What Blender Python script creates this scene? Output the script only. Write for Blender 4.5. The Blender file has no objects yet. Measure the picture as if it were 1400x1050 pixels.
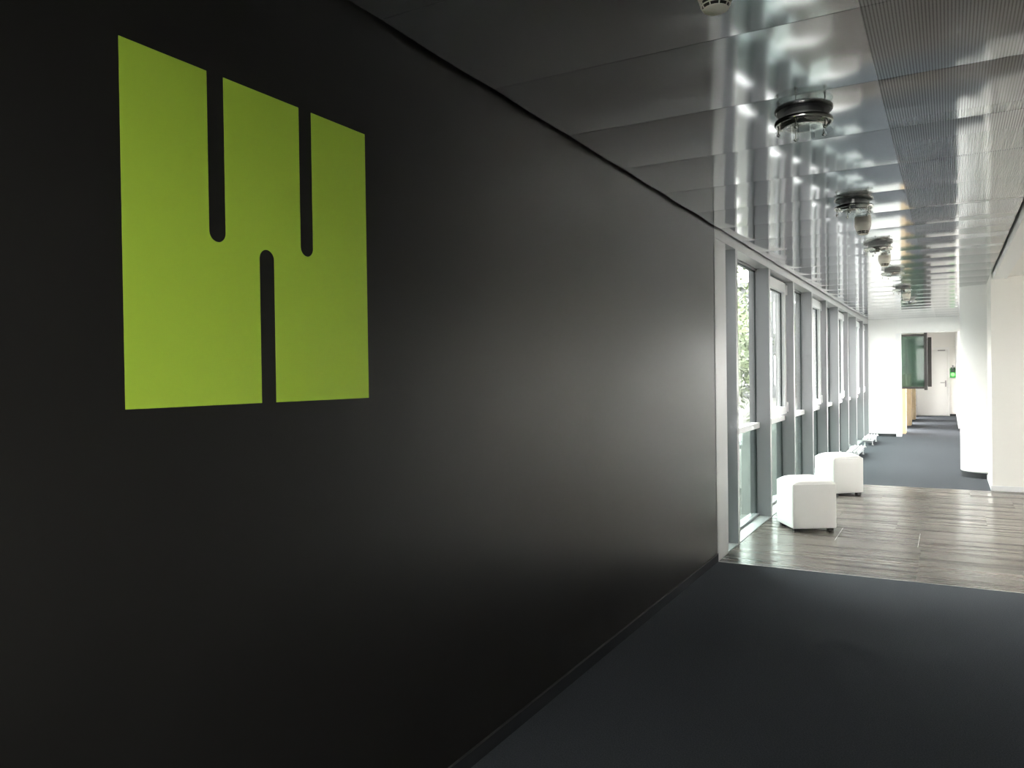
import bpy, bmesh, math, random
from mathutils import Vector, Matrix

# ------------------------------------------------------------------ camera, sky, sun, exposure
S = bpy.context.scene
COL = S.collection
cam_d = bpy.data.cameras.new('camera')
cam = bpy.data.objects.new('camera', cam_d)
COL.objects.link(cam)
F_PX = 1066.54
YAW, PITCH, ROLL = math.radians(29.2619), math.radians(-0.609), math.radians(-0.7989)
fwd = Vector((-math.sin(YAW) * math.cos(PITCH), math.cos(YAW) * math.cos(PITCH), math.sin(PITCH)))
rt = Vector((math.cos(YAW), math.sin(YAW), 0))
up = rt.cross(fwd)
rt2 = rt * math.cos(ROLL) + up * math.sin(ROLL)
up2 = -rt * math.sin(ROLL) + up * math.cos(ROLL)
cam.matrix_world = Matrix((
    (rt2.x, up2.x, -fwd.x, 0.0), (rt2.y, up2.y, -fwd.y, 0.0), (rt2.z, up2.z, -fwd.z, 1.5), (0, 0, 0, 1)))
cam_d.sensor_fit = 'HORIZONTAL'
cam_d.sensor_width = 36.0
cam_d.lens = F_PX / 1400 * 36.0
cam_d.clip_start = 0.05
cam_d.clip_end = 400
S.camera = cam

SKY_STRENGTH = 9.0
world = bpy.data.worlds.new('overcast_sky')
S.world = world
world.use_nodes = True
wn = world.node_tree.nodes
wl = world.node_tree.links
wn.clear()
w_out = wn.new('ShaderNodeOutputWorld')
w_bg = wn.new('ShaderNodeBackground')
w_bg.inputs['Color'].default_value = (1.0, 0.985, 0.965, 1)
w_bg.inputs['Strength'].default_value = SKY_STRENGTH
wl.new(w_bg.outputs[0], w_out.inputs[0])

sun_d = bpy.data.lights.new('sun', 'SUN')
sun_d.energy = 2.5
sun_d.angle = math.radians(2)
sun_d.color = (1.0, 0.95, 0.85)
sun = bpy.data.objects.new('sun', sun_d)
COL.objects.link(sun)
sun.rotation_euler = (math.radians(-12), math.radians(38), 0)     # from the right, over the roof

S.view_settings.view_transform = 'Standard'
S.view_settings.look = 'None'
S.view_settings.gamma = 1.0
S.view_settings.use_curve_mapping = False
S.view_settings.exposure = 1.65

# ------------------------------------------------------------------ helpers
rnd = random.Random(7)


def new_mat(name):
    m = bpy.data.materials.new(name)
    m.use_nodes = True
    nt = m.node_tree
    return m, nt, nt.nodes['Principled BSDF']


def simple(name, col, rough=0.5, metal=0.0, spec=0.5, coat=0.0):
    m, nt, b = new_mat(name)
    b.inputs['Base Color'].default_value = (*col, 1)
    b.inputs['Roughness'].default_value = rough
    b.inputs['Metallic'].default_value = metal
    b.inputs['Specular IOR Level'].default_value = spec
    b.inputs['Coat Weight'].default_value = coat
    return m


def noise_var(m, nt, b, c1, c2, scale, detail=4, stretch=(1, 1, 1), bump=0.0, bump_dist=0.01):
    tc = nt.nodes.new('ShaderNodeTexCoord')
    mp = nt.nodes.new('ShaderNodeMapping')
    mp.inputs['Scale'].default_value = stretch
    nt.links.new(tc.outputs['Object'], mp.inputs['Vector'])
    n = nt.nodes.new('ShaderNodeTexNoise')
    n.inputs['Scale'].default_value = scale
    n.inputs['Detail'].default_value = detail
    nt.links.new(mp.outputs[0], n.inputs['Vector'])
    r = nt.nodes.new('ShaderNodeValToRGB')
    r.color_ramp.elements[0].position = 0.3
    r.color_ramp.elements[1].position = 0.7
    r.color_ramp.elements[0].color = (*c1, 1)
    r.color_ramp.elements[1].color = (*c2, 1)
    nt.links.new(n.outputs['Fac'], r.inputs[0])
    nt.links.new(r.outputs[0], b.inputs['Base Color'])
    if bump:
        bp = nt.nodes.new('ShaderNodeBump')
        bp.inputs['Strength'].default_value = bump
        bp.inputs['Distance'].default_value = bump_dist
        nt.links.new(n.outputs['Fac'], bp.inputs['Height'])
        nt.links.new(bp.outputs[0], b.inputs['Normal'])
    return n, r


# --- materials
m, nt, b = new_mat('black_wall_paint')
b.inputs['Roughness'].default_value = 0.34
b.inputs['Specular IOR Level'].default_value = 0.42
noise_var(m, nt, b, (0.0130, 0.0121, 0.0108), (0.0152, 0.0142, 0.0128), 3.0, 3)
M_BLACKWALL = m

m, nt, b = new_mat('anthracite_carpet')
b.inputs['Roughness'].default_value = 1.0
b.inputs['Specular IOR Level'].default_value = 0.02
noise_var(m, nt, b, (0.057, 0.062, 0.069), (0.094, 0.1015, 0.112), 160, 3, bump=0.5, bump_dist=0.004)
M_CARPET = m

m, nt, b = new_mat('grey_wood_board')
b.inputs['Roughness'].default_value = 0.34
b.inputs['Specular IOR Level'].default_value = 0.5
n, r = noise_var(m, nt, b, (0.040, 0.032, 0.027), (0.165, 0.142, 0.126), 3.0, 6, stretch=(0.18, 4.2, 1))
n.inputs['Roughness'].default_value = 0.62
r.color_ramp.elements[0].position = 0.36
r.color_ramp.elements[1].position = 0.62
oi = nt.nodes.new('ShaderNodeObjectInfo')
n.noise_dimensions = '4D'
mm = nt.nodes.new('ShaderNodeMath')
mm.operation = 'MULTIPLY'
mm.inputs[1].default_value = 40
nt.links.new(oi.outputs['Random'], mm.inputs[0])
nt.links.new(mm.outputs[0], n.inputs['W'])
hs = nt.nodes.new('ShaderNodeHueSaturation')
mr = nt.nodes.new('ShaderNodeMapRange')
mr.inputs['To Min'].default_value = 0.88
mr.inputs['To Max'].default_value = 1.12
nt.links.new(oi.outputs['Random'], mr.inputs['Value'])
nt.links.new(mr.outputs[0], hs.inputs['Value'])
nt.links.new(r.outputs[0], hs.inputs['Color'])
nt.links.new(hs.outputs[0], b.inputs['Base Color'])
rr = nt.nodes.new('ShaderNodeMapRange')
rr.inputs['From Min'].default_value = 0.3
rr.inputs['From Max'].default_value = 0.7
rr.inputs['To Min'].default_value = 0.36
rr.inputs['To Max'].default_value = 0.15
nt.links.new(n.outputs['Fac'], rr.inputs['Value'])
nt.links.new(rr.outputs[0], b.inputs['Roughness'])
M_WOOD = m

M_WHITE = simple('white_wall_paint', (0.88, 0.87, 0.85), 0.7, spec=0.3)
M_WARMWALL = simple('cream_wall_paint', (0.90, 0.875, 0.83), 0.7, spec=0.3)
M_NEARWALL = simple('pale_grey_wall_paint', (0.80, 0.79, 0.77), 0.7, spec=0.3)
M_ALU = simple('light_grey_aluminium', (0.26, 0.265, 0.275), 0.38, metal=0.35)  # darker of two aluminium tones, fits the shaded sides of the mullions
M_ALUL = simple('lit_tone_aluminium', (0.47, 0.47, 0.475), 0.36, metal=0.35)  # lighter copy: light on the room-facing sides put into the colour
M_ALUW = simple('white_powder_coated_frame', (0.72, 0.73, 0.74), 0.35)
M_GASKET = simple('dark_rubber_gasket', (0.02, 0.03, 0.03), 0.5)
M_DARKVOID = simple('black_void', (0.006, 0.006, 0.006), 0.9, spec=0.05)
M_PLINTH = simple('dark_grey_plinth', (0.03, 0.032, 0.035), 0.6)
M_CHROME = simple('polished_chrome', (0.62, 0.61, 0.58), 0.12, metal=1.0)
M_LAMPIN = simple('grey_lamp_metal', (0.50, 0.50, 0.49), 0.35, metal=0.4)
M_DETECTOR = simple('ivory_plastic', (0.90, 0.84, 0.74), 0.4)
M_DETDARK = simple('dark_sensor_opening', (0.02, 0.014, 0.01), 0.6)
M_WHITEMETAL = simple('white_lacquered_metal', (0.82, 0.82, 0.82), 0.35)
M_SKIRT = simple('dark_carpet_skirting', (0.03, 0.032, 0.035), 1.0, spec=0.05)
M_STEELSTRIP = simple('brushed_metal_strip', (0.6, 0.58, 0.55), 0.3, metal=0.9)
M_DARKFRAME = simple('dark_brown_window_frame', (0.045, 0.041, 0.038), 0.4)
M_PINE = simple('pale_pine_wood', (0.62, 0.42, 0.20), 0.5)
m, nt, b = new_mat('pale_pine_wood_grain')
b.inputs['Roughness'].default_value = 0.5
noise_var(m, nt, b, (0.50, 0.38, 0.22), (0.64, 0.51, 0.33), 6, 4, stretch=(3, 3, 0.4))
M_PINE = m
M_FOOT = simple('black_plastic_foot', (0.012, 0.012, 0.012), 0.5)

m, nt, b = new_mat('white_leatherette')
b.inputs['Base Color'].default_value = (0.80, 0.785, 0.76, 1)
b.inputs['Roughness'].default_value = 0.42
vz = nt.nodes.new('ShaderNodeTexNoise')
vz.inputs['Scale'].default_value = 220
bp = nt.nodes.new('ShaderNodeBump')
bp.inputs['Strength'].default_value = 0.12
bp.inputs['Distance'].default_value = 0.002
tc = nt.nodes.new('ShaderNodeTexCoord')
nt.links.new(tc.outputs['Object'], vz.inputs['Vector'])
nt.links.new(vz.outputs['Fac'], bp.inputs['Height'])
nt.links.new(bp.outputs[0], b.inputs['Normal'])
M_LEATHER = m

m, nt, b = new_mat('lime_green_film')
b.inputs['Roughness'].default_value = 0.5
noise_var(m, nt, b, (0.40, 0.575, 0.05), (0.415, 0.595, 0.055), 2.0, 2)
M_GREEN = m

# glossy ceiling metal: plain on one side, finely perforated beyond x = -0.24
m, nt, b = new_mat('glossy_ceiling_metal')
b.inputs['Roughness'].default_value = 0.085
b.inputs['Metallic'].default_value = 0.8
tc = nt.nodes.new('ShaderNodeTexCoord')
sx = nt.nodes.new('ShaderNodeSeparateXYZ')
nt.links.new(tc.outputs['Object'], sx.inputs[0])


def mnode(nt, op, a, bb=None, c=None):
    n = nt.nodes.new('ShaderNodeMath')
    n.operation = op
    for i, v in enumerate((a, bb, c)):
        if v is None:
            continue
        if isinstance(v, (int, float)):
            n.inputs[i].default_value = v
        else:
            nt.links.new(v, n.inputs[i])
    return n.outputs[0]


def dots(nt, sock, pitch):
    q = mnode(nt, 'DIVIDE', sock, pitch)
    fr = mnode(nt, 'FRACT', q)
    return mnode(nt, 'SUBTRACT', fr, 0.5)


dx = dots(nt, sx.outputs['X'], 0.0105)
dy = dots(nt, sx.outputs['Y'], 0.007)
dx2 = mnode(nt, 'MULTIPLY', mnode(nt, 'MULTIPLY', dx, dx), 2.8)
dy2 = mnode(nt, 'MULTIPLY', dy, dy)
dist = mnode(nt, 'ADD', dx2, dy2)
hole = mnode(nt, 'LESS_THAN', dist, 0.17)
zone = mnode(nt, 'GREATER_THAN', sx.outputs['X'], -0.24)
hole = mnode(nt, 'MULTIPLY', hole, zone)
mix = nt.nodes.new('ShaderNodeMix')
mix.data_type = 'RGBA'
nt.links.new(hole, mix.inputs['Factor'])
mix.inputs['A'].default_value = (0.46, 0.465, 0.48, 1)
mix.inputs['B'].default_value = (0.14, 0.14, 0.14, 1)
nt.links.new(mix.outputs['Result'], b.inputs['Base Color'])
solid = mnode(nt, 'SUBTRACT', 1.0, hole)
met = mnode(nt, 'SUBTRACT', 0.8, mnode(nt, 'MULTIPLY', zone, 0.45))
nt.links.new(mnode(nt, 'SUBTRACT', met, mnode(nt, 'MULTIPLY', hole, 0.2)), b.inputs['Metallic'])
M_CEIL = m


def glass_mat(name, tint, refl=1.0):
    m = bpy.data.materials.new(name)
    m.use_nodes = True
    nt = m.node_tree
    nt.nodes.clear()
    out = nt.nodes.new('ShaderNodeOutputMaterial')
    tr = nt.nodes.new('ShaderNodeBsdfTransparent')
    tr.inputs['Color'].default_value = (*tint, 1)
    gl = nt.nodes.new('ShaderNodeBsdfGlossy')
    gl.inputs['Roughness'].default_value = 0.01
    gl.inputs['Color'].default_value = (refl, refl, refl, 1)
    lw = nt.nodes.new('ShaderNodeLayerWeight')       # 'Facing' = 1 - |cos|, the same from both sides of a pane
    lw.inputs['Blend'].default_value = 0.5
    p5 = nt.nodes.new('ShaderNodeMath')
    p5.operation = 'POWER'
    p5.inputs[1].default_value = 5.0
    nt.links.new(lw.outputs['Facing'], p5.inputs[0])
    fr = nt.nodes.new('ShaderNodeMath')
    fr.operation = 'MULTIPLY_ADD'
    fr.inputs[1].default_value = 0.90
    fr.inputs[2].default_value = 0.04
    nt.links.new(p5.outputs[0], fr.inputs[0])
    mx = nt.nodes.new('ShaderNodeMixShader')
    nt.links.new(fr.outputs[0], mx.inputs[0])
    nt.links.new(tr.outputs[0], mx.inputs[1])
    nt.links.new(gl.outputs[0], mx.inputs[2])
    nt.links.new(mx.outputs[0], out.inputs[0])
    return m


M_GLASS = glass_mat('window_glass', (0.90, 0.915, 0.905))
M_GLASSG = glass_mat('pale_green_lower_glass', (0.62, 0.69, 0.67))
M_LAMPGLASS = glass_mat('lamp_glass', (0.955, 0.97, 0.96), 0.75)

# green sash glass: tinted, partly milky
m, nt, b = new_mat('sea_green_glass')
b.inputs['Base Color'].default_value = (0.15, 0.225, 0.18, 1)
b.inputs['Roughness'].default_value = 0.03
out = nt.nodes['Material Output']
tr = nt.nodes.new('ShaderNodeBsdfTransparent')
tr.inputs['Color'].default_value = (0.42, 0.53, 0.465, 1)
mx = nt.nodes.new('ShaderNodeMixShader')
mx.inputs[0].default_value = 0.35
nt.links.new(tr.outputs[0], mx.inputs[1])
nt.links.new(b.outputs[0], mx.inputs[2])
nt.links.new(mx.outputs[0], out.inputs[0])
M_SASHGLASS = m

m, nt, b = new_mat('green_pilot_light')
b.inputs['Base Color'].default_value = (0.05, 0.6, 0.08, 1)
b.inputs['Emission Color'].default_value = (0.2, 1.0, 0.15, 1)
b.inputs['Emission Strength'].default_value = 1.0
M_PILOT = m
M_GREENBOX = simple('green_plastic', (0.06, 0.36, 0.09), 0.4)
M_GREYMETAL = simple('grey_metal', (0.32, 0.31, 0.30), 0.35, metal=0.6)
M_GREYBOX = simple('dark_green_grey_plastic', (0.05, 0.09, 0.06), 0.5)

m, nt, b = new_mat('leaf_green')
b.inputs['Roughness'].default_value = 0.45
n, r = noise_var(m, nt, b, (0.035, 0.065, 0.018), (0.11, 0.15, 0.045), 1.2, 3)
M_LEAF = m
M_BARK = simple('bark', (0.10, 0.08, 0.06), 0.9)
m, nt, b = new_mat('pavement')
b.inputs['Roughness'].default_value = 0.9
noise_var(m, nt, b, (0.04, 0.044, 0.038), (0.062, 0.066, 0.058), 0.8, 5)
M_PAVE = m
M_FACADE = simple('pale_facade', (0.085, 0.09, 0.092), 0.8)
M_FACGLASS = simple('facade_window', (0.03, 0.035, 0.04), 0.1)


def obj(name, bm, mat, parent=None, kind=None, smooth=False):
    me = bpy.data.meshes.new(name)
    bmesh.ops.recalc_face_normals(bm, faces=bm.faces[:])
    bm.to_mesh(me)
    bm.free()
    if smooth:
        for p in me.polygons:
            p.use_smooth = True
        try:
            me.set_sharp_from_angle(angle=math.radians(smooth if smooth > 1 else 40))
        except Exception:
            pass
    me.materials.append(mat)
    o = bpy.data.objects.new(name, me)
    COL.objects.link(o)
    if parent:
        o.parent = parent
    if kind:
        o['kind'] = kind
    return o


def add_box(bm, x0, x1, y0, y1, z0, z1, bev=0.0, seg=1):
    r = bmesh.ops.create_cube(bm, size=1.0)
    vs = r['verts']
    bmesh.ops.scale(bm, vec=(x1 - x0, y1 - y0, z1 - z0), verts=vs)
    bmesh.ops.translate(bm, vec=((x0 + x1) / 2, (y0 + y1) / 2, (z0 + z1) / 2), verts=vs)
    if bev:
        es = list({e for v in vs for e in v.link_edges})
        bmesh.ops.bevel(bm, geom=es, offset=bev, segments=seg, profile=0.5, affect='EDGES')


def box(x0, x1, y0, y1, z0, z1, bev=0.0, seg=1):
    bm = bmesh.new()
    add_box(bm, x0, x1, y0, y1, z0, z1, bev, seg)
    return bm


def boxes(*bs, bev=0.0):
    bm = bmesh.new()
    for q in bs:
        add_box(bm, *q, bev=bev)
    return bm


def add_lathe(bm, prof, cx=0, cy=0, seg=32, a0=0.0, a1=2 * math.pi):
    full = abs(a1 - a0 - 2 * math.pi) < 1e-6
    n = seg if full else seg + 1
    rings = []
    for r, z in prof:
        if r < 1e-6:
            rings.append([bm.verts.new((cx, cy, z))])
        else:
            rings.append([bm.verts.new((cx + r * math.cos(a0 + (a1 - a0) * i / seg),
                                        cy + r * math.sin(a0 + (a1 - a0) * i / seg), z)) for i in range(n)])
    for A, B in zip(rings, rings[1:]):
        for i in range(seg if full else seg):
            j = (i + 1) % n if full else i + 1
            a = [A[0]] if len(A) == 1 else [A[i], A[j]]
            c = [B[0]] if len(B) == 1 else [B[j], B[i]]
            f = a + c
            if len(f) >= 3:
                bm.faces.new(f)


def add_tube(bm, p, q, r, seg=8):
    p, q = Vector(p), Vector(q)
    d = q - p
    mat = Matrix.Translation((p + q) / 2) @ d.to_track_quat('Z', 'Y').to_matrix().to_4x4()
    bmesh.ops.create_cone(bm, cap_ends=True, segments=seg, radius1=r, radius2=r, depth=d.length, matrix=mat)


def lathe(prof, cx=0, cy=0, seg=32):
    bm = bmesh.new()
    add_lathe(bm, prof, cx, cy, seg)
    return bm


def thing(name, label, cat, loc=(0, 0, 0), rotz=0.0, group=None):
    o = bpy.data.objects.new(name, None)
    o.empty_display_size = 0.1
    COL.objects.link(o)
    o.location = loc
    o.rotation_euler = (0, 0, rotz)
    o['label'] = label
    o['category'] = cat
    if group:
        o['group'] = group
    return o


def tag(o, label, cat=None, group=None):
    o['label'] = label
    if cat:
        o['category'] = cat
    if group:
        o['group'] = group
    return o


def dup(root, loc, label, rotz=None):
    r = root.copy()
    COL.objects.link(r)
    r.location = loc
    if rotz is not None:
        r.rotation_euler = (0, 0, rotz)
    r['label'] = label
    for ch in list(root.children):
        c = ch.copy()
        COL.objects.link(c)
        c.parent = r
        for g in list(ch.children):
            d = g.copy()
            COL.objects.link(d)
            d.parent = c
    return r


def struct(name, bm, mat, label, parent=None, smooth=False):
    o = obj(name, bm, mat, parent, None if parent else 'structure', smooth)
    if label:
        o['label'] = label
    return o


# ------------------------------------------------------------------ dimensions (metres)
XW = -1.615        # left wall plane
YE = 6.19          # end of the black wall
ZC = 2.659         # ceiling panels
XR = 0.455         # right edge of ceiling / right corridor wall
YF = 11.22         # wood floor ends
Y2 = 19.66         # cross wall with the passage opening
YEND = 28.85

# ------------------------------------------------------------------ floor
floor = struct('floor', box(-1.80, 5.0, -3.2, 30.2, -0.15, -0.012), M_PLINTH,
               'corridor floor of dark carpet with a band of grey wood boards')
obj('carpet', box(-1.63, 0.62, -3.0, YE - 0.006, -0.012, 0.0), M_CARPET, floor)
o = obj('carpet', box(-1.61, XR + 0.02, YF, 30.0, -0.012, 0.0), M_CARPET, floor)
# metal strips where carpet and boards meet
bm = boxes((-1.615, 4.9, YE - 0.006, YE + 0.008, -0.012, 0.002))
tag(obj('edge_strip', bm, M_STEELSTRIP, floor), 'thin metal strip between carpet and wood boards')
# boards: rows .62 deep across the corridor, joints as seen
rows = [(6.198, 6.80), (6.80, 7.42), (7.42, 8.04), (8.04, 8.67), (8.67, 9.30), (9.30, 9.94), (9.94, 10.58), (10.58, YF)]
starts = [-0.215, -0.215, -0.895, -0.45, -1.0, -0.2, -0.7, -1.1]
for k, ((y0, y1), j0) in enumerate(zip(rows, starts)):
    xs = [-1.612]
    x = j0
    lens = [0.655] if k == 2 else [1.30]
    while x < 4.85:
        if x > xs[-1] + 0.1:
            xs.append(x)
        x += 0.655 if (k == 2 and x < -0.8) else 1.31
    xs.append(4.9)
    for a, c in zip(xs, xs[1:]):
        g = 0.0005
        obj('floor_board', box(a + g, c - g, y0 + 0.0004, y1 - 0.0004, -0.012, rnd.uniform(-0.0003, 0.0003), 0.0006), M_WOOD, floor)
# pale joint profile lines around the small board
bm = boxes((-0.8965, -0.8925, 7.42, 8.04, -0.006, 0.0012), (-0.2425, -0.2385, 7.42, 8.04, -0.006, 0.0012))
tag(obj('joint_strip', bm, M_WHITEMETAL, floor), 'pale joint strips in the wood boards')

# ------------------------------------------------------------------ walls
wl_ = struct('wall_left', box(XW - 0.2, XW, -3.0, YE, -0.012, 2.95), M_BLACKWALL,
             'long black painted wall carrying the green emblem')
tag(obj('skirting', box(XW, XW + 0.008, -3.0, YE - 0.002, 0.0, 0.062, 0.002), M_SKIRT, wl_), 'low carpet skirting along the black wall')
obj('skirting_cap', box(XW, XW + 0.0095, -3.0, YE - 0.002, 0.062, 0.065), simple('grey_cap', (0.05, 0.05, 0.05), 0.5), wl_)




# side bay on the right, beyond the black wall
struct('wall_bay_near', box(0.62, 5.0, 6.0, 6.19, -0.012, 2.95), M_WARMWALL, 'near wall of the side bay')

w = struct('wall_bay_far', boxes((XR, 5.0, 11.25, 11.45, -0.012, 2.95), (XR, XR + 0.2, 11.45, 12.6, -0.012, 2.95)), M_WARMWALL,
           'cream wall corner at the right beside the round column')
obj('baseboard', boxes((XR - 0.012, 4.9, 11.236, 11.25, 0.0, 0.065), (XR - 0.012, XR, 11.236, 12.42, 0.0, 0.065), bev=0.002), M_WHITEMETAL, w)
struct('ceiling_bay', box(0.60, 5.0, 6.19, 11.3, 2.625, 2.75), M_WARMWALL, 'lower flat ceiling over the side bay')
struct('trim_beam', boxes((XR + 0.025, 0.62, 6.0, 11.3, 2.598, 2.95)), M_WHITE, 'white beam along the right edge of the panelled ceiling')
def wall_with_openings(name, label, mat, axis, p0, p1, span, holes, z0, z1):
    """wall slab along an axis with rectangular openings"""
    bs = []
    a = span[0]
    for h0, h1 in holes:
        bs.append((a, h0, -0.012, 2.95))
        bs.append((h0, h1, z1, 2.95))
        if z0 > 0.0:
            bs.append((h0, h1, -0.012, z0))
        a = h1
    bs.append((a, span[1], -0.012, 2.95))
    if axis == 'y':
        return struct(name, boxes(*[(p0, p1, q[0], q[1], q[2], q[3]) for q in bs]), mat, label)
    return struct(name, boxes(*[(q[0], q[1], p0, p1, q[2], q[3]) for q in bs]), mat, label)


def added_window(n, axis, p, a, c, z0, z1, label):  # unseen windows, added to let in more daylight
    f = 0.05
    rects = [(a, c, z0, z0 + f), (a, c, z1 - f, z1), (a, a + f, z0 + f, z1 - f), (c - f, c, z0 + f, z1 - f)]
    def bx(r, t):
        return (p - t, p + t, r[0], r[1], r[2], r[3]) if axis == 'y' else (r[0], r[1], p - t, p + t, r[2], r[3])
    w = struct('window_%d' % n, boxes(*[bx(r, 0.03) for r in rects]), M_ALU, label)
    obj('pane', boxes(bx((a + f, c - f, z0 + f, z1 - f), 0.003)), M_GLASS, w)
    return w


wall_with_openings('wall_right_far', 'white right wall with added windows behind the round column', M_WHITE, 'y', XR, XR + 0.2, (13.1, Y2 + 0.15),
                   [(13.5, 15.3), (15.6, 17.4), (17.7, 19.4)], 0.1, 2.55)
for i, (a, c) in enumerate([(13.5, 15.3), (15.6, 17.4), (17.7, 19.4)]):
    added_window(20 + i, 'y', XR + 0.12, a, c, 0.1, 2.55, 'unseen window added for light in the right wall behind the round column, number %d from the column' % (i + 1))  # hidden by the column, added to brighten the far end
wall_with_openings('wall_bay_right', 'outer wall of the side bay with an added wide window', M_WARMWALL, 'y', 4.9, 5.1, (6.19, 11.25), [(8.0, 10.9)], 1.2, 2.6)
added_window(30, 'y', 5.0, 8.0, 10.9, 1.2, 2.6, 'wide unseen window added for light in the outer wall of the side bay')  # out of view, added for more light from the right
wall_with_openings('wall_right_near', 'pale right wall of the near corridor', M_NEARWALL, 'y', 0.62, 0.82, (-3.2, 6.0), [(-2.2, -0.6)], 1.2, 2.4)
added_window(32, 'y', 0.74, -2.2, -0.6, 1.2, 2.4, 'unseen window added for light in the right wall beside the camera')  # out of view, added to brighten the emblem and near wall
wall_with_openings('wall_back', 'wall behind the camera with an added tall window', M_NEARWALL, 'x', -3.2, -3.0, (-1.8, 0.82), [(-1.45, 0.5)], 0.95, 2.6)
added_window(31, 'x', -3.1, -1.45, 0.5, 0.95, 2.6, 'tall unseen window added for light in the wall behind the camera')  # out of view, added as dim light from behind

# round column
c = struct('trim_column', lathe([(0.0, 0.075), (0.315, 0.075), (0.33, 0.09), (0.33, 2.95), (0.0, 2.95)], 0.464, 12.74, 64), M_WHITE,
           'round white column at the right wall', smooth=40)
tag(obj('plinth', lathe([(0.0, 0.0), (0.322, 0.0), (0.322, 0.075), (0, 0.075)], 0.464, 12.74, 64), M_PLINTH, c, smooth=40), 'dark recessed plinth of the column')

# cross wall: stub at left, header above the opening
w = struct('wall_far', boxes((XW - 0.2, -1.05, Y2, Y2 + 0.15, 0.062, 2.95), (-1.05, XR + 0.2, Y2, Y2 + 0.15, 2.335, 2.95)), M_WHITE,
           'white cross wall with the opening into the far passage')
tag(obj('plinth', box(XW, -1.05, Y2 + 0.012, Y2 + 0.12, 0.0, 0.062), M_PLINTH, w), 'dark recessed plinth of the cross wall')
struct('trim_1', boxes((-1.05, -0.94, Y2 - 0.015, Y2 + 0.16, 0.0, 2.335)), M_WHITEMETAL, 'white jamb at the left of the far opening')
# block at the right of the passage
w = struct('wall_passage_right', boxes((0.19, 0.65, 21.75, 30.2, 0.075, 2.95)), M_WHITE, 'white right wall of the far passage')
tag(obj('plinth', box(0.202, 0.65, 21.76, 30.2, 0.0, 0.075), M_PLINTH, w), 'dark plinth of the passage wall')

# far passage left side: piers between openings
piers = [(Y2 + 0.15, 21.3), (22.3, 24.3), (25.2, 27.2), (27.9, 29.0)]
w = struct('wall_passage_left', boxes(*[(-1.25, -1.06, a, c, 0.0, 2.95) for a, c in piers],
                                      *[(-1.25, -1.06, a[1], c[0], 2.5, 2.95) for a, c in zip(piers, piers[1:])]), M_WHITE,
           'white piers along the left of the far passage')
w = struct('wall_end', box(-1.3, 0.19, YEND, YEND + 0.12, 0.0, 2.95), M_WARMWALL,
           'end wall of the far passage with a white door')
tag(obj('plinth', boxes((-1.2, -0.93, YEND - 0.012, YEND, 0, 0.06), (0.02, 0.19, YEND - 0.012, YEND, 0, 0.07)), M_PLINTH, w), 'dark skirting of the end wall')

# end door
d1 = struct('door_1', box(-0.92, -0.03, YEND - 0.028, YEND, 0.012, 2.15, 0.003), simple('white_door_leaf', (0.74, 0.73, 0.70), 0.5),
            'white door in the end wall of the far passage')
tag(obj('door_frame', boxes((-0.985, -0.93, YEND - 0.045, YEND, 0, 2.2), (-0.02, 0.018, YEND - 0.045, YEND, 0, 2.2), (-0.985, 0.018, YEND - 0.045, YEND, 2.16, 2.22)), M_WHITE, d1), 'white frame around the end door')
bm = bmesh.new()
add_box(bm, -0.115, -0.075, YEND - 0.036, YEND - 0.028, 0.95, 1.15, 0.003)
add_tube(bm, (-0.095, YEND - 0.036, 1.085), (-0.095, YEND - 0.085, 1.085), 0.010)
add_tube(bm, (-0.085, YEND - 0.08, 1.085), (-0.245, YEND - 0.08, 1.085), 0.011)
tag(obj('door_handle', bm, M_GREYMETAL, d1), 'grey metal lever handle')
tag(obj('door_plate', box(-0.315, -0.10, YEND - 0.036, YEND - 0.028, 2.105, 2.14, 0.002), M_GREYMETAL, d1), 'small grey plate at the top of the door')

# ------------------------------------------------------------------ ceiling
ceil = struct('ceiling', box(-1.85, 5.1, -3.2, 30.2, 2.95, 3.15), M_DARKVOID, 'panelled ceiling of glossy grey metal sheets')
PITCH_Y = 0.7175
Y0 = 3.450 - 9 * PITCH_Y


def panel_mesh(sag, skew):
    """bowed sheet, local origin at the middle of its near edge; x kept in world units for the perforation"""
    bm = bmesh.new()
    L = PITCH_Y - 0.004
    n = 10
    xs = [-1.594, -0.9, -0.24, 0.45]
    rows = []
    for i in range(n + 1):
        t = i / n
        z = -sag * (1 - (2 * t - 1) ** 2)
        rows.append([bm.verts.new((x, 0.002 + L * t, z + skew * (x + 0.57) * 0.4)) for x in xs])
    for A, B in zip(rows, rows[1:]):
        for i in range(len(xs) - 1):
            bm.faces.new((A[i], A[i + 1], B[i + 1], B[i]))
    # upturned rim
    bd = [e for e in bm.edges if e.is_boundary]
    r = bmesh.ops.extrude_edge_only(bm, edges=bd)
    vs = [g for g in r['geom'] if isinstance(g, bmesh.types.BMVert)]
    for v in vs:
        v.co.z = 0.035
    return bm


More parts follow.
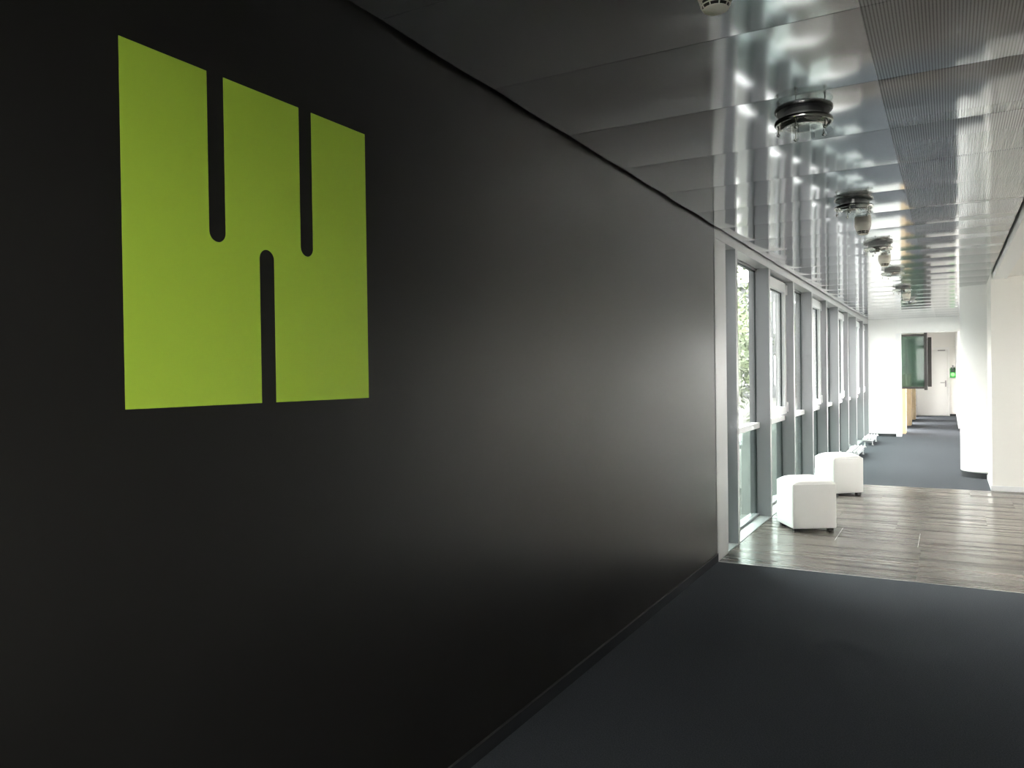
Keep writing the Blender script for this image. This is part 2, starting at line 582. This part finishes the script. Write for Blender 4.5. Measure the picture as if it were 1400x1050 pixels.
variants = []
for i in range(6):
    bm = panel_mesh(0.0055 + rnd.uniform(-0.001, 0.001), rnd.uniform(-0.0012, 0.0012))
    bmesh.ops.recalc_face_normals(bm, faces=bm.faces[:])
    me = bpy.data.meshes.new('ceiling_panel')
    bm.to_mesh(me)
    bm.free()
    for p in me.polygons:
        p.use_smooth = abs(p.normal.z) > 0.5
    me.set_sharp_from_angle(angle=math.radians(30))
    me.materials.append(M_CEIL)
    variants.append(me)
k = 0
y = Y0
while y < Y2 - 0.05:
    me = variants[(k * 5 + k // 3) % 6]
    o = bpy.data.objects.new('ceiling_panel', me)
    COL.objects.link(o)
    o.parent = ceil
    o.location = (0, y, ZC)
    if y + PITCH_Y > Y2:
        o.scale = (1, (Y2 - 0.004 - y) / PITCH_Y, 1)
    y += PITCH_Y
    k += 1
struct('ceiling_passage', box(-1.25, 0.65, Y2 + 0.15, 30.0, 2.72, 2.95), M_WHITE, 'flat white ceiling of the far passage')

# ------------------------------------------------------------------ window facade
XG = -1.768          # glass plane
ZS = 2.575           # soffit
MW = 0.065
mull = [6.895 + 1.4385 * i for i in range(9)]
struct('trim_2', box(XG - 0.05, XW, 6.165, 6.545, 0.0, ZS, 0.003), M_ALUL, 'aluminium end panel beside the black wall, toned as lit')  # light from the room is put into its lighter tone
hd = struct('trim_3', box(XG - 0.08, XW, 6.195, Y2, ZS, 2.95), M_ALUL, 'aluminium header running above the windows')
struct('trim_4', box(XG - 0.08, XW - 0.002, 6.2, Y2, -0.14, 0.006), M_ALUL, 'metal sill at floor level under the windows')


def window(n, y0, y1, sash):
    """one bay between two uprights; its own far upright belongs to it"""
    side = 'opening sash' if sash else 'fixed glazing'
    fr = bmesh.new()
    # thin frame on the glass plane
    t = 0.030
    for a in ((XG - 0.03, XG + 0.03, y0, y1, 0.006, 0.030), (XG - 0.03, XG + 0.03, y0, y1, ZS - 0.02, ZS),
              (XG - 0.03, XG + 0.012, y0, y0 + 0.012, 0.03, ZS - 0.02), (XG - 0.03, XG + 0.012, y1 - 0.012, y1, 0.03, ZS - 0.02)):
        add_box(fr, *a)
    w = struct('window_%d' % n, fr, M_ALU, None)
    w['label'] = 'floor-to-ceiling window bay, %s, number %d from the black wall' % (side, n)
    mu = obj('mullion', box(XG - 0.055, XW - 0.002, y1, y1 + MW, 0.0, ZS, 0.002), M_ALU, w)
    tag(obj('lit_face_strip', box(XW - 0.002, XW, y1, y1 + MW, 0.0, ZS), M_ALUL, mu), 'thin added strip painting the light on the room side')  # added strip, lighter colour stands in for light on the room-side face
    obj('transom', box(XG - 0.02, XG + 0.048, y0, y1, 0.922, 0.978, 0.003), M_ALUW, w)
    p = obj('pane', box(XG - 0.003, XG + 0.003, y0 + 0.012, y1 - 0.012, 0.03, 0.922), M_GLASSG, w)
    p['label'] = 'greenish lower glass pane'
    g = 0.013
    obj('gasket', boxes((XG + 0.003, XG + 0.014, y0 + 0.0, y0 + g, 0.03, 0.922), (XG + 0.003, XG + 0.014, y1 - g, y1, 0.03, 0.922)), M_GASKET, w)
    if not sash:
        obj('pane', box(XG - 0.003, XG + 0.003, y0 + 0.012, y1 - 0.012, 0.978, ZS - 0.02), M_GLASS, w)
        obj('gasket', boxes((XG + 0.003, XG + 0.014, y0, y0 + g, 0.978, ZS - 0.02), (XG + 0.003, XG + 0.014, y1 - g, y1, 0.978, ZS - 0.02),
                            (XG + 0.003, XG + 0.01, y0, y1, ZS - 0.03, ZS - 0.02)), M_GASKET, w)
    else:
        xa, xb = XG - 0.01, XG + 0.078
        a, c, z0, z1 = y0 + 0.012, y1 - 0.055, 1.005, ZS - 0.025
        fw = 0.085
        s = obj('sash', boxes((xa, xb, a, a + fw, z0, z1), (xa, xb, c - fw, c, z0, z1),
                              (xa, xb, a + fw, c - fw, z0, z0 + fw), (xa, xb, a + fw, c - fw, z1 - fw - 0.03, z1), bev=0.003), M_ALUW, w)
        s['label'] = 'white opening sash set proud of the glass'
        obj('pane', box(XG + 0.02, XG + 0.026, a + fw, c - fw, z0 + fw, z1 - fw - 0.03), M_GLASS, s)
        obj('gasket', boxes((XG + 0.026, XG + 0.04, a + fw, a + fw + 0.012, z0 + fw, z1 - fw - 0.03),
                            (XG + 0.026, XG + 0.04, c - fw - 0.014, c - fw, z0 + fw, z1 - fw - 0.03),
                            (XG + 0.026, XG + 0.04, a + fw, c - fw, z1 - fw - 0.042, z1 - fw - 0.03)), M_GASKET, s)
        for zz in (z0 + 0.02, z1 - 0.135):
            hb = bmesh.new()
            add_box(hb, xb - 0.02, xb + 0.014, c - 0.002, c + 0.030, zz, zz + 0.115, 0.004)
            obj('hinge', hb, M_ALUW, s)
        hb = bmesh.new()
        add_box(hb, xb, xb + 0.012, a + 0.03, a + 0.06, 1.62, 1.76, 0.003)
        add_box(hb, xb + 0.012, xb + 0.045, a + 0.036, a + 0.054, 1.68, 1.70, 0.002)
        add_box(hb, xb + 0.035, xb + 0.052, a + 0.036, a + 0.054, 1.56, 1.70, 0.004)
        obj('handle', hb, M_STEELSTRIP, s)
    return w


w = window(1, 6.545, mull[0], False)
for i in range(9):
    y1 = mull[i + 1] if i < 8 else Y2
    if i < 8:
        window(i + 2, mull[i] + MW, y1, i % 2 == 1)
    else:
        window(i + 2, mull[i] + MW, Y2 - 0.0 - MW, True)

# ------------------------------------------------------------------ emblem on the black wall
pts = []


def arc(cy, cz, r, a0, a1, n=20):
    return [(cy + r * math.cos(math.radians(a0 + (a1 - a0) * i / n)), cz + r * math.sin(math.radians(a0 + (a1 - a0) * i / n))) for i in range(n + 1)]


yl, yr, zb, zt = 1.1035, 1.946, 1.436, 2.273
s1a, s1b, s1t = 1.3405, 1.392, 1.849
s2a, s2b, s2t = 1.6567, 1.7067, 1.852
s3a, s3b, s3t = 1.503, 1.555, 1.851
pts += [(yl, zb), (yl, zt), (s1a, zt)]
r = (s1b - s1a) / 2
pts += arc((s1a + s1b) / 2, s1t + r, r, 180, 360)
pts += [(s1b, zt), (s2a, zt)]
r = (s2b - s2a) / 2
pts += arc((s2a + s2b) / 2, s2t + r, r, 180, 360)
pts += [(s2b, zt), (yr, zt), (yr, zb), (s3b, zb)]
r = (s3b - s3a) / 2
pts += arc((s3a + s3b) / 2, s3t - r, r, 0, 180)
pts += [(s3a, zb)]
bm = bmesh.new()
f = bm.faces.new([bm.verts.new((0.0, p[0] - 1.525, p[1] - 1.436)) for p in pts])
ex = bmesh.ops.extrude_face_region(bm, geom=[f])
bmesh.ops.translate(bm, vec=(0.0008, 0, 0), verts=[g for g in ex['geom'] if isinstance(g, bmesh.types.BMVert)])
bmesh.ops.triangulate(bm, faces=[f for f in bm.faces if len(f.verts) > 4])
o = obj('wall_emblem', bm, M_GREEN)
o.location = (XW, 1.525, 1.436)
tag(o, 'large flat lime green square emblem with three rounded slots on the black wall', 'sign')

# ------------------------------------------------------------------ ottomans
def make_ottoman(label, loc, rz, size):
    t = thing('ottoman', label, 'ottoman', loc, rz, 'white cube ottomans by the windows')
    h = size / 2
    bm = bmesh.new()
    add_box(bm, -h, h, -h, h, 0.028, 0.450)
    bmesh.ops.bevel(bm, geom=[e for e in bm.edges], offset=0.012, segments=3, profile=0.5, affect='EDGES')
    bmesh.ops.subdivide_edges(bm, edges=[e for e in bm.edges if e.calc_length() > 0.2], cuts=6, use_grid_fill=True)
    for v in bm.verts:            # slight upholstery bulge
        u, vv, ww = v.co.x / h, v.co.y / h, (v.co.z - 0.24) / 0.212
        if abs(u) > 0.98:
            v.co.x += math.copysign(0.007, u) * max(0, 1 - vv * vv) * max(0, 1 - ww * ww)
        if abs(vv) > 0.98:
            v.co.y += math.copysign(0.007, vv) * max(0, 1 - u * u) * max(0, 1 - ww * ww)
    obj('body', bm, M_LEATHER, t, smooth=40)
    # domed top cushion
    bm = bmesh.new()
    n = 16
    grid = []
    for i in range(n + 1):
        row = []
        for j in range(n + 1):
            u, v = 2 * i / n - 1, 2 * j / n - 1
            u, v = math.sin(u * math.pi / 2), math.sin(v * math.pi / 2)
            hh = h - 0.006
            dome = (1 - abs(u) ** 4) * (1 - abs(v) ** 4)
            row.append(bm.verts.new((u * hh, v * hh, 0.443 + 0.055 * dome ** 0.5)))
        grid.append(row)
    for i in range(n):
        for j in range(n):
            bm.faces.new((grid[i][j], grid[i + 1][j], grid[i + 1][j + 1], grid[i][j + 1]))
    obj('seat_cushion', bm, M_LEATHER, t, smooth=60)
    for sx_ in (-1, 1):
        for sy_ in (-1, 1):
            cx, cy = sx_ * (h - 0.045), sy_ * (h - 0.045)
            obj('foot', box(cx - 0.026, cx + 0.026, cy - 0.026, cy + 0.026, 0.0, 0.032, 0.003), M_FOOT, t)
    return t


def corner_to_centre(cx, cy, ang, size):
    ux, uy = math.cos(ang), math.sin(ang)
    return (cx + size / 2 * (ux - uy), cy + size / 2 * (uy + ux), 0)


a1 = math.radians(31)
make_ottoman('white leatherette cube ottoman standing nearest to the carpet edge', corner_to_centre(-1.282, 7.626, a1, 0.415), a1, 0.415)
a2 = math.radians(41)
make_ottoman('white leatherette cube ottoman standing behind the nearer one, by the third window', corner_to_centre(-1.212, 10.035, a2, 0.40), a2, 0.40)

# ------------------------------------------------------------------ ceiling lamps
LX = -0.565


def make_lamp(loc, label):
    t = thing('ceiling_lamp', label, 'ceiling lamp', loc, 0.3, 'round chrome lamps under the ceiling')
    # local z = 0 at the ceiling, body below
    obj('housing', lathe([(0.0, 0.0), (0.085, 0.0), (0.085, -0.022), (0.0, -0.022)], 0, 0, 40), M_LAMPIN, t, smooth=40)
    obj('plate', lathe([(0.0, -0.021), (0.118, -0.021), (0.121, -0.025), (0.118, -0.028), (0.0, -0.028)], 0, 0, 48), M_LAMPIN, t, smooth=40)
    prof = []
    for i in range(13):
        a = 2 * math.pi * i / 12
        prof.append((0.119 + 0.0065 * math.cos(a), -0.030 + 0.011 * math.sin(a)))
    tag(obj('ring', lathe(prof, 0, 0, 48), M_CHROME, t, smooth=60), 'polished chrome ring')
    tag(obj('reflector', lathe([(0.103, -0.028), (0.100, -0.046), (0.088, -0.054), (0.070, -0.050), (0.045, -0.036), (0.0, -0.031)], 0, 0, 40), M_CHROME, t, smooth=60),
        'bright metal reflector')
    tag(obj('glass_disc', lathe([(0.0, -0.070), (0.122, -0.070), (0.124, -0.072), (0.122, -0.075), (0.0, -0.075)], 0, 0, 48), M_LAMPGLASS, t, smooth=30), 'clear glass disc hung under the ring')
    for k in range(5):
        a = 2 * math.pi * k / 5 + 0.5
        cx, cy = 0.108 * math.cos(a), 0.108 * math.sin(a)
        bm = bmesh.new()
        add_tube(bm, (cx, cy, -0.034), (cx, cy, -0.076), 0.0028, 8)
        s = obj('pin', bm, M_CHROME, t)
        obj('cap', lathe([(0, -0.075), (0.008, -0.075), (0.0085, -0.080), (0.005, -0.084), (0, -0.085)], cx, cy, 12), M_CHROME, s, smooth=60)
    return t


ords = ['nearest', 'second', 'third', 'fourth', 'fifth', 'sixth']
L0 = make_lamp((LX, 3.735, ZC - 0.004), 'round chrome ceiling lamp with glass disc, nearest to the camera')
for i in range(1, 6):
    dup(L0, (LX, 3.735 + 2.125 * i, ZC - 0.004), 'round chrome ceiling lamp with glass disc, %s along the row' % ords[i])

# ------------------------------------------------------------------ smoke detectors
def make_detector(loc, label):
    t = thing('smoke_detector', label, 'smoke detector', loc, 0.35, 'ivory smoke detectors under the ceiling')
    obj('base', lathe([(0, 0.0), (0.054, 0.0), (0.0565, -0.012), (0.0575, -0.028), (0.0575, -0.056)], 0, 0, 40), M_DETECTOR, t, smooth=60)
    obj('housing', lathe([(0.056, -0.056), (0.0575, -0.0585), (0.057, -0.075), (0.053, -0.092), (0.046, -0.108), (0.043, -0.113), (0.0, -0.113)], 0, 0, 40), M_DETECTOR, t, smooth=60)
    obj('sensor_core', lathe([(0.040, -0.111), (0.037, -0.122), (0.030, -0.134), (0.0, -0.134)], 0, 0, 24), M_DETDARK, t, smooth=60)
    bm = bmesh.new()
    for rr, zz in ((0.0425, -0.114), (0.0395, -0.1245), (0.0335, -0.1345)):
        pr = [(rr + 0.0022 * math.cos(2 * math.pi * i / 6), zz + 0.0018 * math.sin(2 * math.pi * i / 6)) for i in range(7)]
        add_lathe(bm, pr, 0, 0, 32)
    for k in range(9):
        a = 2 * math.pi * k / 9
        ca, sa = math.cos(a), math.sin(a)
        add_tube(bm, (0.0425 * ca, 0.0425 * sa, -0.113), (0.0395 * ca, 0.0395 * sa, -0.1245), 0.0018, 6)
        add_tube(bm, (0.0395 * ca, 0.0395 * sa, -0.1245), (0.0335 * ca, 0.0335 * sa, -0.1345), 0.0018, 6)
    tag(obj('cage', bm, M_DETECTOR, t), 'ivory ribbed cage around the dark sensor')
    obj('cap', lathe([(0.0345, -0.134), (0.030, -0.139), (0.012, -0.141), (0.010, -0.143), (0.0, -0.1435)], 0, 0, 24), M_DETECTOR, t, smooth=60)
    return t


DX = -0.552
D0 = make_detector((DX - 0.012, 2.205, ZC - 0.005), 'ivory egg-shaped smoke detector cut by the top of the picture')
dup(D0, (DX, 6.365, ZC - 0.005), 'ivory egg-shaped smoke detector just behind the second lamp')
dup(D0, (DX + 0.012, 8.42, ZC - 0.005), 'ivory egg-shaped smoke detector just behind the third lamp')
dup(D0, (DX + 0.02, 12.75, ZC - 0.005), 'ivory egg-shaped smoke detector farthest along the row')

# ------------------------------------------------------------------ low white convectors along the windows
def make_convector(loc, label, L):
    t = thing('convector', label, 'radiator', loc, 0, 'low white radiators along the windows')
    W, H = 0.21, 0.145
    obj('body', box(0.03, W - 0.03, 0.08, L - 0.08, 0.06, H - 0.03, 0.004), M_ALU, t)
    for i in range(4):
        x0 = W * i / 4
        obj('slat', box(x0 + 0.013, x0 + W / 4 - 0.013, 0, L, H - 0.022, H, 0.004), M_WHITEMETAL, t)
    for yy in (0.01, L - 0.03):
        obj('end_rail', box(0.0, W, yy, yy + 0.02, H - 0.045, H - 0.022, 0.003), M_WHITEMETAL, t)
    for yy in (0.25, L - 0.25):
        for xx in (0.035, W - 0.035):
            bm = bmesh.new()
            add_tube(bm, (xx, yy, 0.0), (xx, yy, 0.07), 0.009, 10)
            add_lathe(bm, [(0, 0.0), (0.02, 0.0), (0.02, 0.005), (0, 0.006)], xx, yy, 12)
            obj('leg', bm, M_WHITEMETAL, t)
    return t


C0 = make_convector((-1.535, 14.2, 0), 'low white slatted radiator on thin legs showing above the farther ottoman', 1.35)
dup(C0, (-1.535, 17.05, 0), 'low white slatted radiator on thin legs in front of the white cross wall')

# ------------------------------------------------------------------ far passage: sashes, pine cabinets, alarm box
def make_sash(loc, label, W, z0, z1, frame):
    t = thing('window_sash', label, 'window sash', loc, 0, 'dark framed window sashes standing open in the passage')
    fw = frame
    obj('stile', box(0, fw, -0.03, 0.03, z0, z1, 0.004), M_DARKFRAME, t)
    o = obj('stile', box(W - fw * 1.35, W, -0.045, 0.03, z0 - 0.03, z1 + 0.03, 0.004), M_DARKFRAME, t)
    obj('rail', box(fw, W - fw * 1.35, -0.028, 0.028, z0, z0 + fw, 0.004), M_DARKFRAME, t)
    obj('rail', box(fw, W - fw * 1.35, -0.028, 0.028, z1 - fw, z1, 0.004), M_DARKFRAME, t)
    for zz in (z0 + 0.15, z1 - 0.25):
        obj('hinge', box(-0.012, 0.012, -0.045, -0.02, zz, zz + 0.10, 0.003), M_DARKFRAME, t)
    tag(obj('pane', box(fw, W - fw * 1.35, -0.004, 0.004, z0 + fw, z1 - fw), M_SASHGLASS, t), 'sea green tinted glass')
    return t


make_sash((-1.058, 20.2, 0), 'dark framed sash with sea green glass standing open, nearer one', 0.63, 1.07, 2.325, 0.05)
make_sash((-1.058, 24.2, 0), 'dark framed sash with green glass standing open behind the nearer one', 0.645, 1.07, 2.36, 0.07)


def make_cabinet(loc, label):
    t = thing('pine_cabinet', label, 'cabinet', loc, 0, 'pale pine cabinets along the passage')
    W, D, H = 0.16, 0.42, 1.38
    obj('end_panel', box(0, W, 0, 0.022, 0.0, H, 0.002), M_PINE, t)
    obj('end_panel', box(0, W, D - 0.022, D, 0.0, H, 0.002), M_PINE, t)
    obj('top_board', box(-0.004, W + 0.008, -0.006, D + 0.006, H, H + 0.025, 0.003), M_PINE, t)
    for zz in (0.06, 0.5, 0.94):
        obj('shelf', box(0.004, W - 0.01, 0.022, D - 0.022, zz, zz + 0.02), M_PINE, t)
    for zz in (0.07, 0.51, 0.95):
        d = obj('door', box(W - 0.012, W + 0.006, 0.026, D - 0.026, zz + 0.012, zz + 0.42, 0.003), M_PINE, t)
        bm = bmesh.new()
        add_tube(bm, (W + 0.006, D / 2, zz + 0.36), (W + 0.022, D / 2, zz + 0.36), 0.008, 10)
        obj('knob', bm, M_GREYMETAL, d)
    return t


P0 = make_cabinet((-1.055, 20.55, 0), 'narrow pale pine cabinet just inside the far opening')
dup(P0, (-1.055, 23.6, 0), 'narrow pale pine cabinet, middle one of the three in the passage')
dup(P0, (-1.055, 26.5, 0), 'narrow pale pine cabinet nearest to the end door')

t = thing('door_alarm', 'green door alarm box with glowing lamp on the wall right of the end door', 'alarm', (0.108, YEND, 1.24))
tag(obj('case', box(-0.085, 0.085, -0.06, 0.0, 0.0, 0.30, 0.012, 2), M_GREENBOX, t), 'green case')
tag(obj('cover', box(-0.062, 0.062, -0.075, -0.05, 0.17, 0.33, 0.01, 2), M_GREYBOX, t), 'dark cover')
tag(obj('lever', boxes((-0.022, 0.022, -0.085, -0.06, 0.30, 0.40), bev=0.005), M_GREYMETAL, t), 'grey lever')
bm = bmesh.new()
bmesh.ops.create_uvsphere(bm, u_segments=16, v_segments=10, radius=0.055, matrix=Matrix.Translation((0, -0.062, 0.10)) @ Matrix.Diagonal((1, 0.4, 1, 1)))
tag(obj('lamp', bm, M_PILOT, t, smooth=60), 'glowing bright green lamp')

# ------------------------------------------------------------------ outdoors, seen through the windows
struct('wall_outer', boxes((-15, -1.83, -12, 6.1, -0.2, 9.0)), M_FACADE, 'outer mass of the building that the black wall belongs to')
struct('ground', box(-60, 60, -30, 90, -0.35, -0.152), M_PAVE, 'grey pavement outside the windows')


def make_shrub(loc, label, h, rad, seed):
    t = thing('shrub', label, 'shrub', loc, seed * 1.3, 'pale green shrubs outside the windows')
    rr = random.Random(seed)
    bm = bmesh.new()
    for k in range(5):
        a = k * 1.3
        add_tube(bm, (0.1 * math.cos(a), 0.1 * math.sin(a), 0), (rad * 0.5 * math.cos(a), rad * 0.5 * math.sin(a), h * 0.7), 0.03, 6)
    obj('stem', bm, M_BARK, t)
    verts, faces = [], []
    for i in range(5000):
        th, ph = rr.uniform(0, 6.283), math.acos(rr.uniform(-1, 1))
        q = rr.uniform(0.55, 1.0) * (1 + 0.18 * math.sin(3 * th + seed) * math.sin(2 * ph))
        c = Vector((rad * q * math.sin(ph) * math.cos(th), rad * q * math.sin(ph) * math.sin(th), h * 0.54 + h * 0.47 * q * math.cos(ph)))
        s = rr.uniform(0.05, 0.11)
        u = Vector((rr.gauss(0, 1), rr.gauss(0, 1), rr.gauss(0, 1))).normalized()
        v = u.orthogonal().normalized()
        b0 = len(verts)
        verts += [tuple(c - u * s), tuple(c + v * s * 0.5), tuple(c + u * s), tuple(c - v * s * 0.5)]
        faces.append((b0, b0 + 1, b0 + 2, b0 + 3))
    me = bpy.data.meshes.new('foliage')
    me.from_pydata(verts, [], faces)
    me.materials.append(M_LEAF)
    o = bpy.data.objects.new('foliage', me)
    COL.objects.link(o)
    o.parent = t
    o['kind'] = 'stuff'
    return t


make_shrub((-5.4, 19.5, -0.15), 'leafy pale green shrub seen through the first wide window', 3.9, 1.5, 1)
make_shrub((-7.6, 27.5, -0.15), 'taller leafy shrub farther back outside the windows', 5.6, 2.2, 2)
make_shrub((-4.4, 31.5, -0.15), 'leafy shrub closer to the building outside the windows', 4.2, 1.5, 3)
make_shrub((-9.5, 18.0, -0.15), 'leafy shrub standing away from the building', 4.4, 1.9, 4)

t = thing('bollard', 'short white post standing on the pavement outside the window', 'bollard', (-4.15, 18.0, -0.15))
obj('post', lathe([(0, 0), (0.05, 0), (0.05, 0.72), (0, 0.72)], 0, 0, 16), M_WHITEMETAL, t, smooth=40)
obj('cap', lathe([(0, 0.72), (0.075, 0.72), (0.085, 0.76), (0.07, 0.82), (0, 0.84)], 0, 0, 16), M_WHITEMETAL, t, smooth=40)

def office(loc, rz, label, W, H, n, skip=()):
    bd = thing('office_building', label, 'building', loc, rz)
    obj('wall', box(-W / 2, W / 2, 0, 10, 0, H), M_FACADE, bd)
    obj('roof_edge', box(-W / 2 - 0.3, W / 2 + 0.3, -0.3, 10.3, H, H + 0.3), M_FACADE, bd)
    fl = 0
    while 0.9 + fl * 3.3 + 2.0 < H:
        for k in range(n):
            x0 = -W / 2 + W / n * (k + 0.5) - 0.7
            wz = 0.9 + fl * 3.3
            f = obj('window', boxes((x0 - 0.08, x0 + 1.48, -0.08, 0.0, wz - 0.08, wz), (x0 - 0.08, x0 + 1.48, -0.08, 0.0, wz + 1.8, wz + 1.88),
                                    (x0 - 0.08, x0, -0.08, 0, wz, wz + 1.8), (x0 + 1.4, x0 + 1.48, -0.08, 0, wz, wz + 1.8)), M_ALUW, bd)
            obj('pane', box(x0, x0 + 1.4, -0.03, 0.0, wz, wz + 1.8), M_FACGLASS, f)
        fl += 1


office((-16, 52, -0.15), 0, 'pale office building with rows of windows far behind the shrubs', 28, 7.2, 14)
office((-15, 20, -0.15), math.pi / 2, 'long pale office building added across from the window front to block low sky', 54, 4.9, 24)  # mostly out of view, put here to block the bright horizon
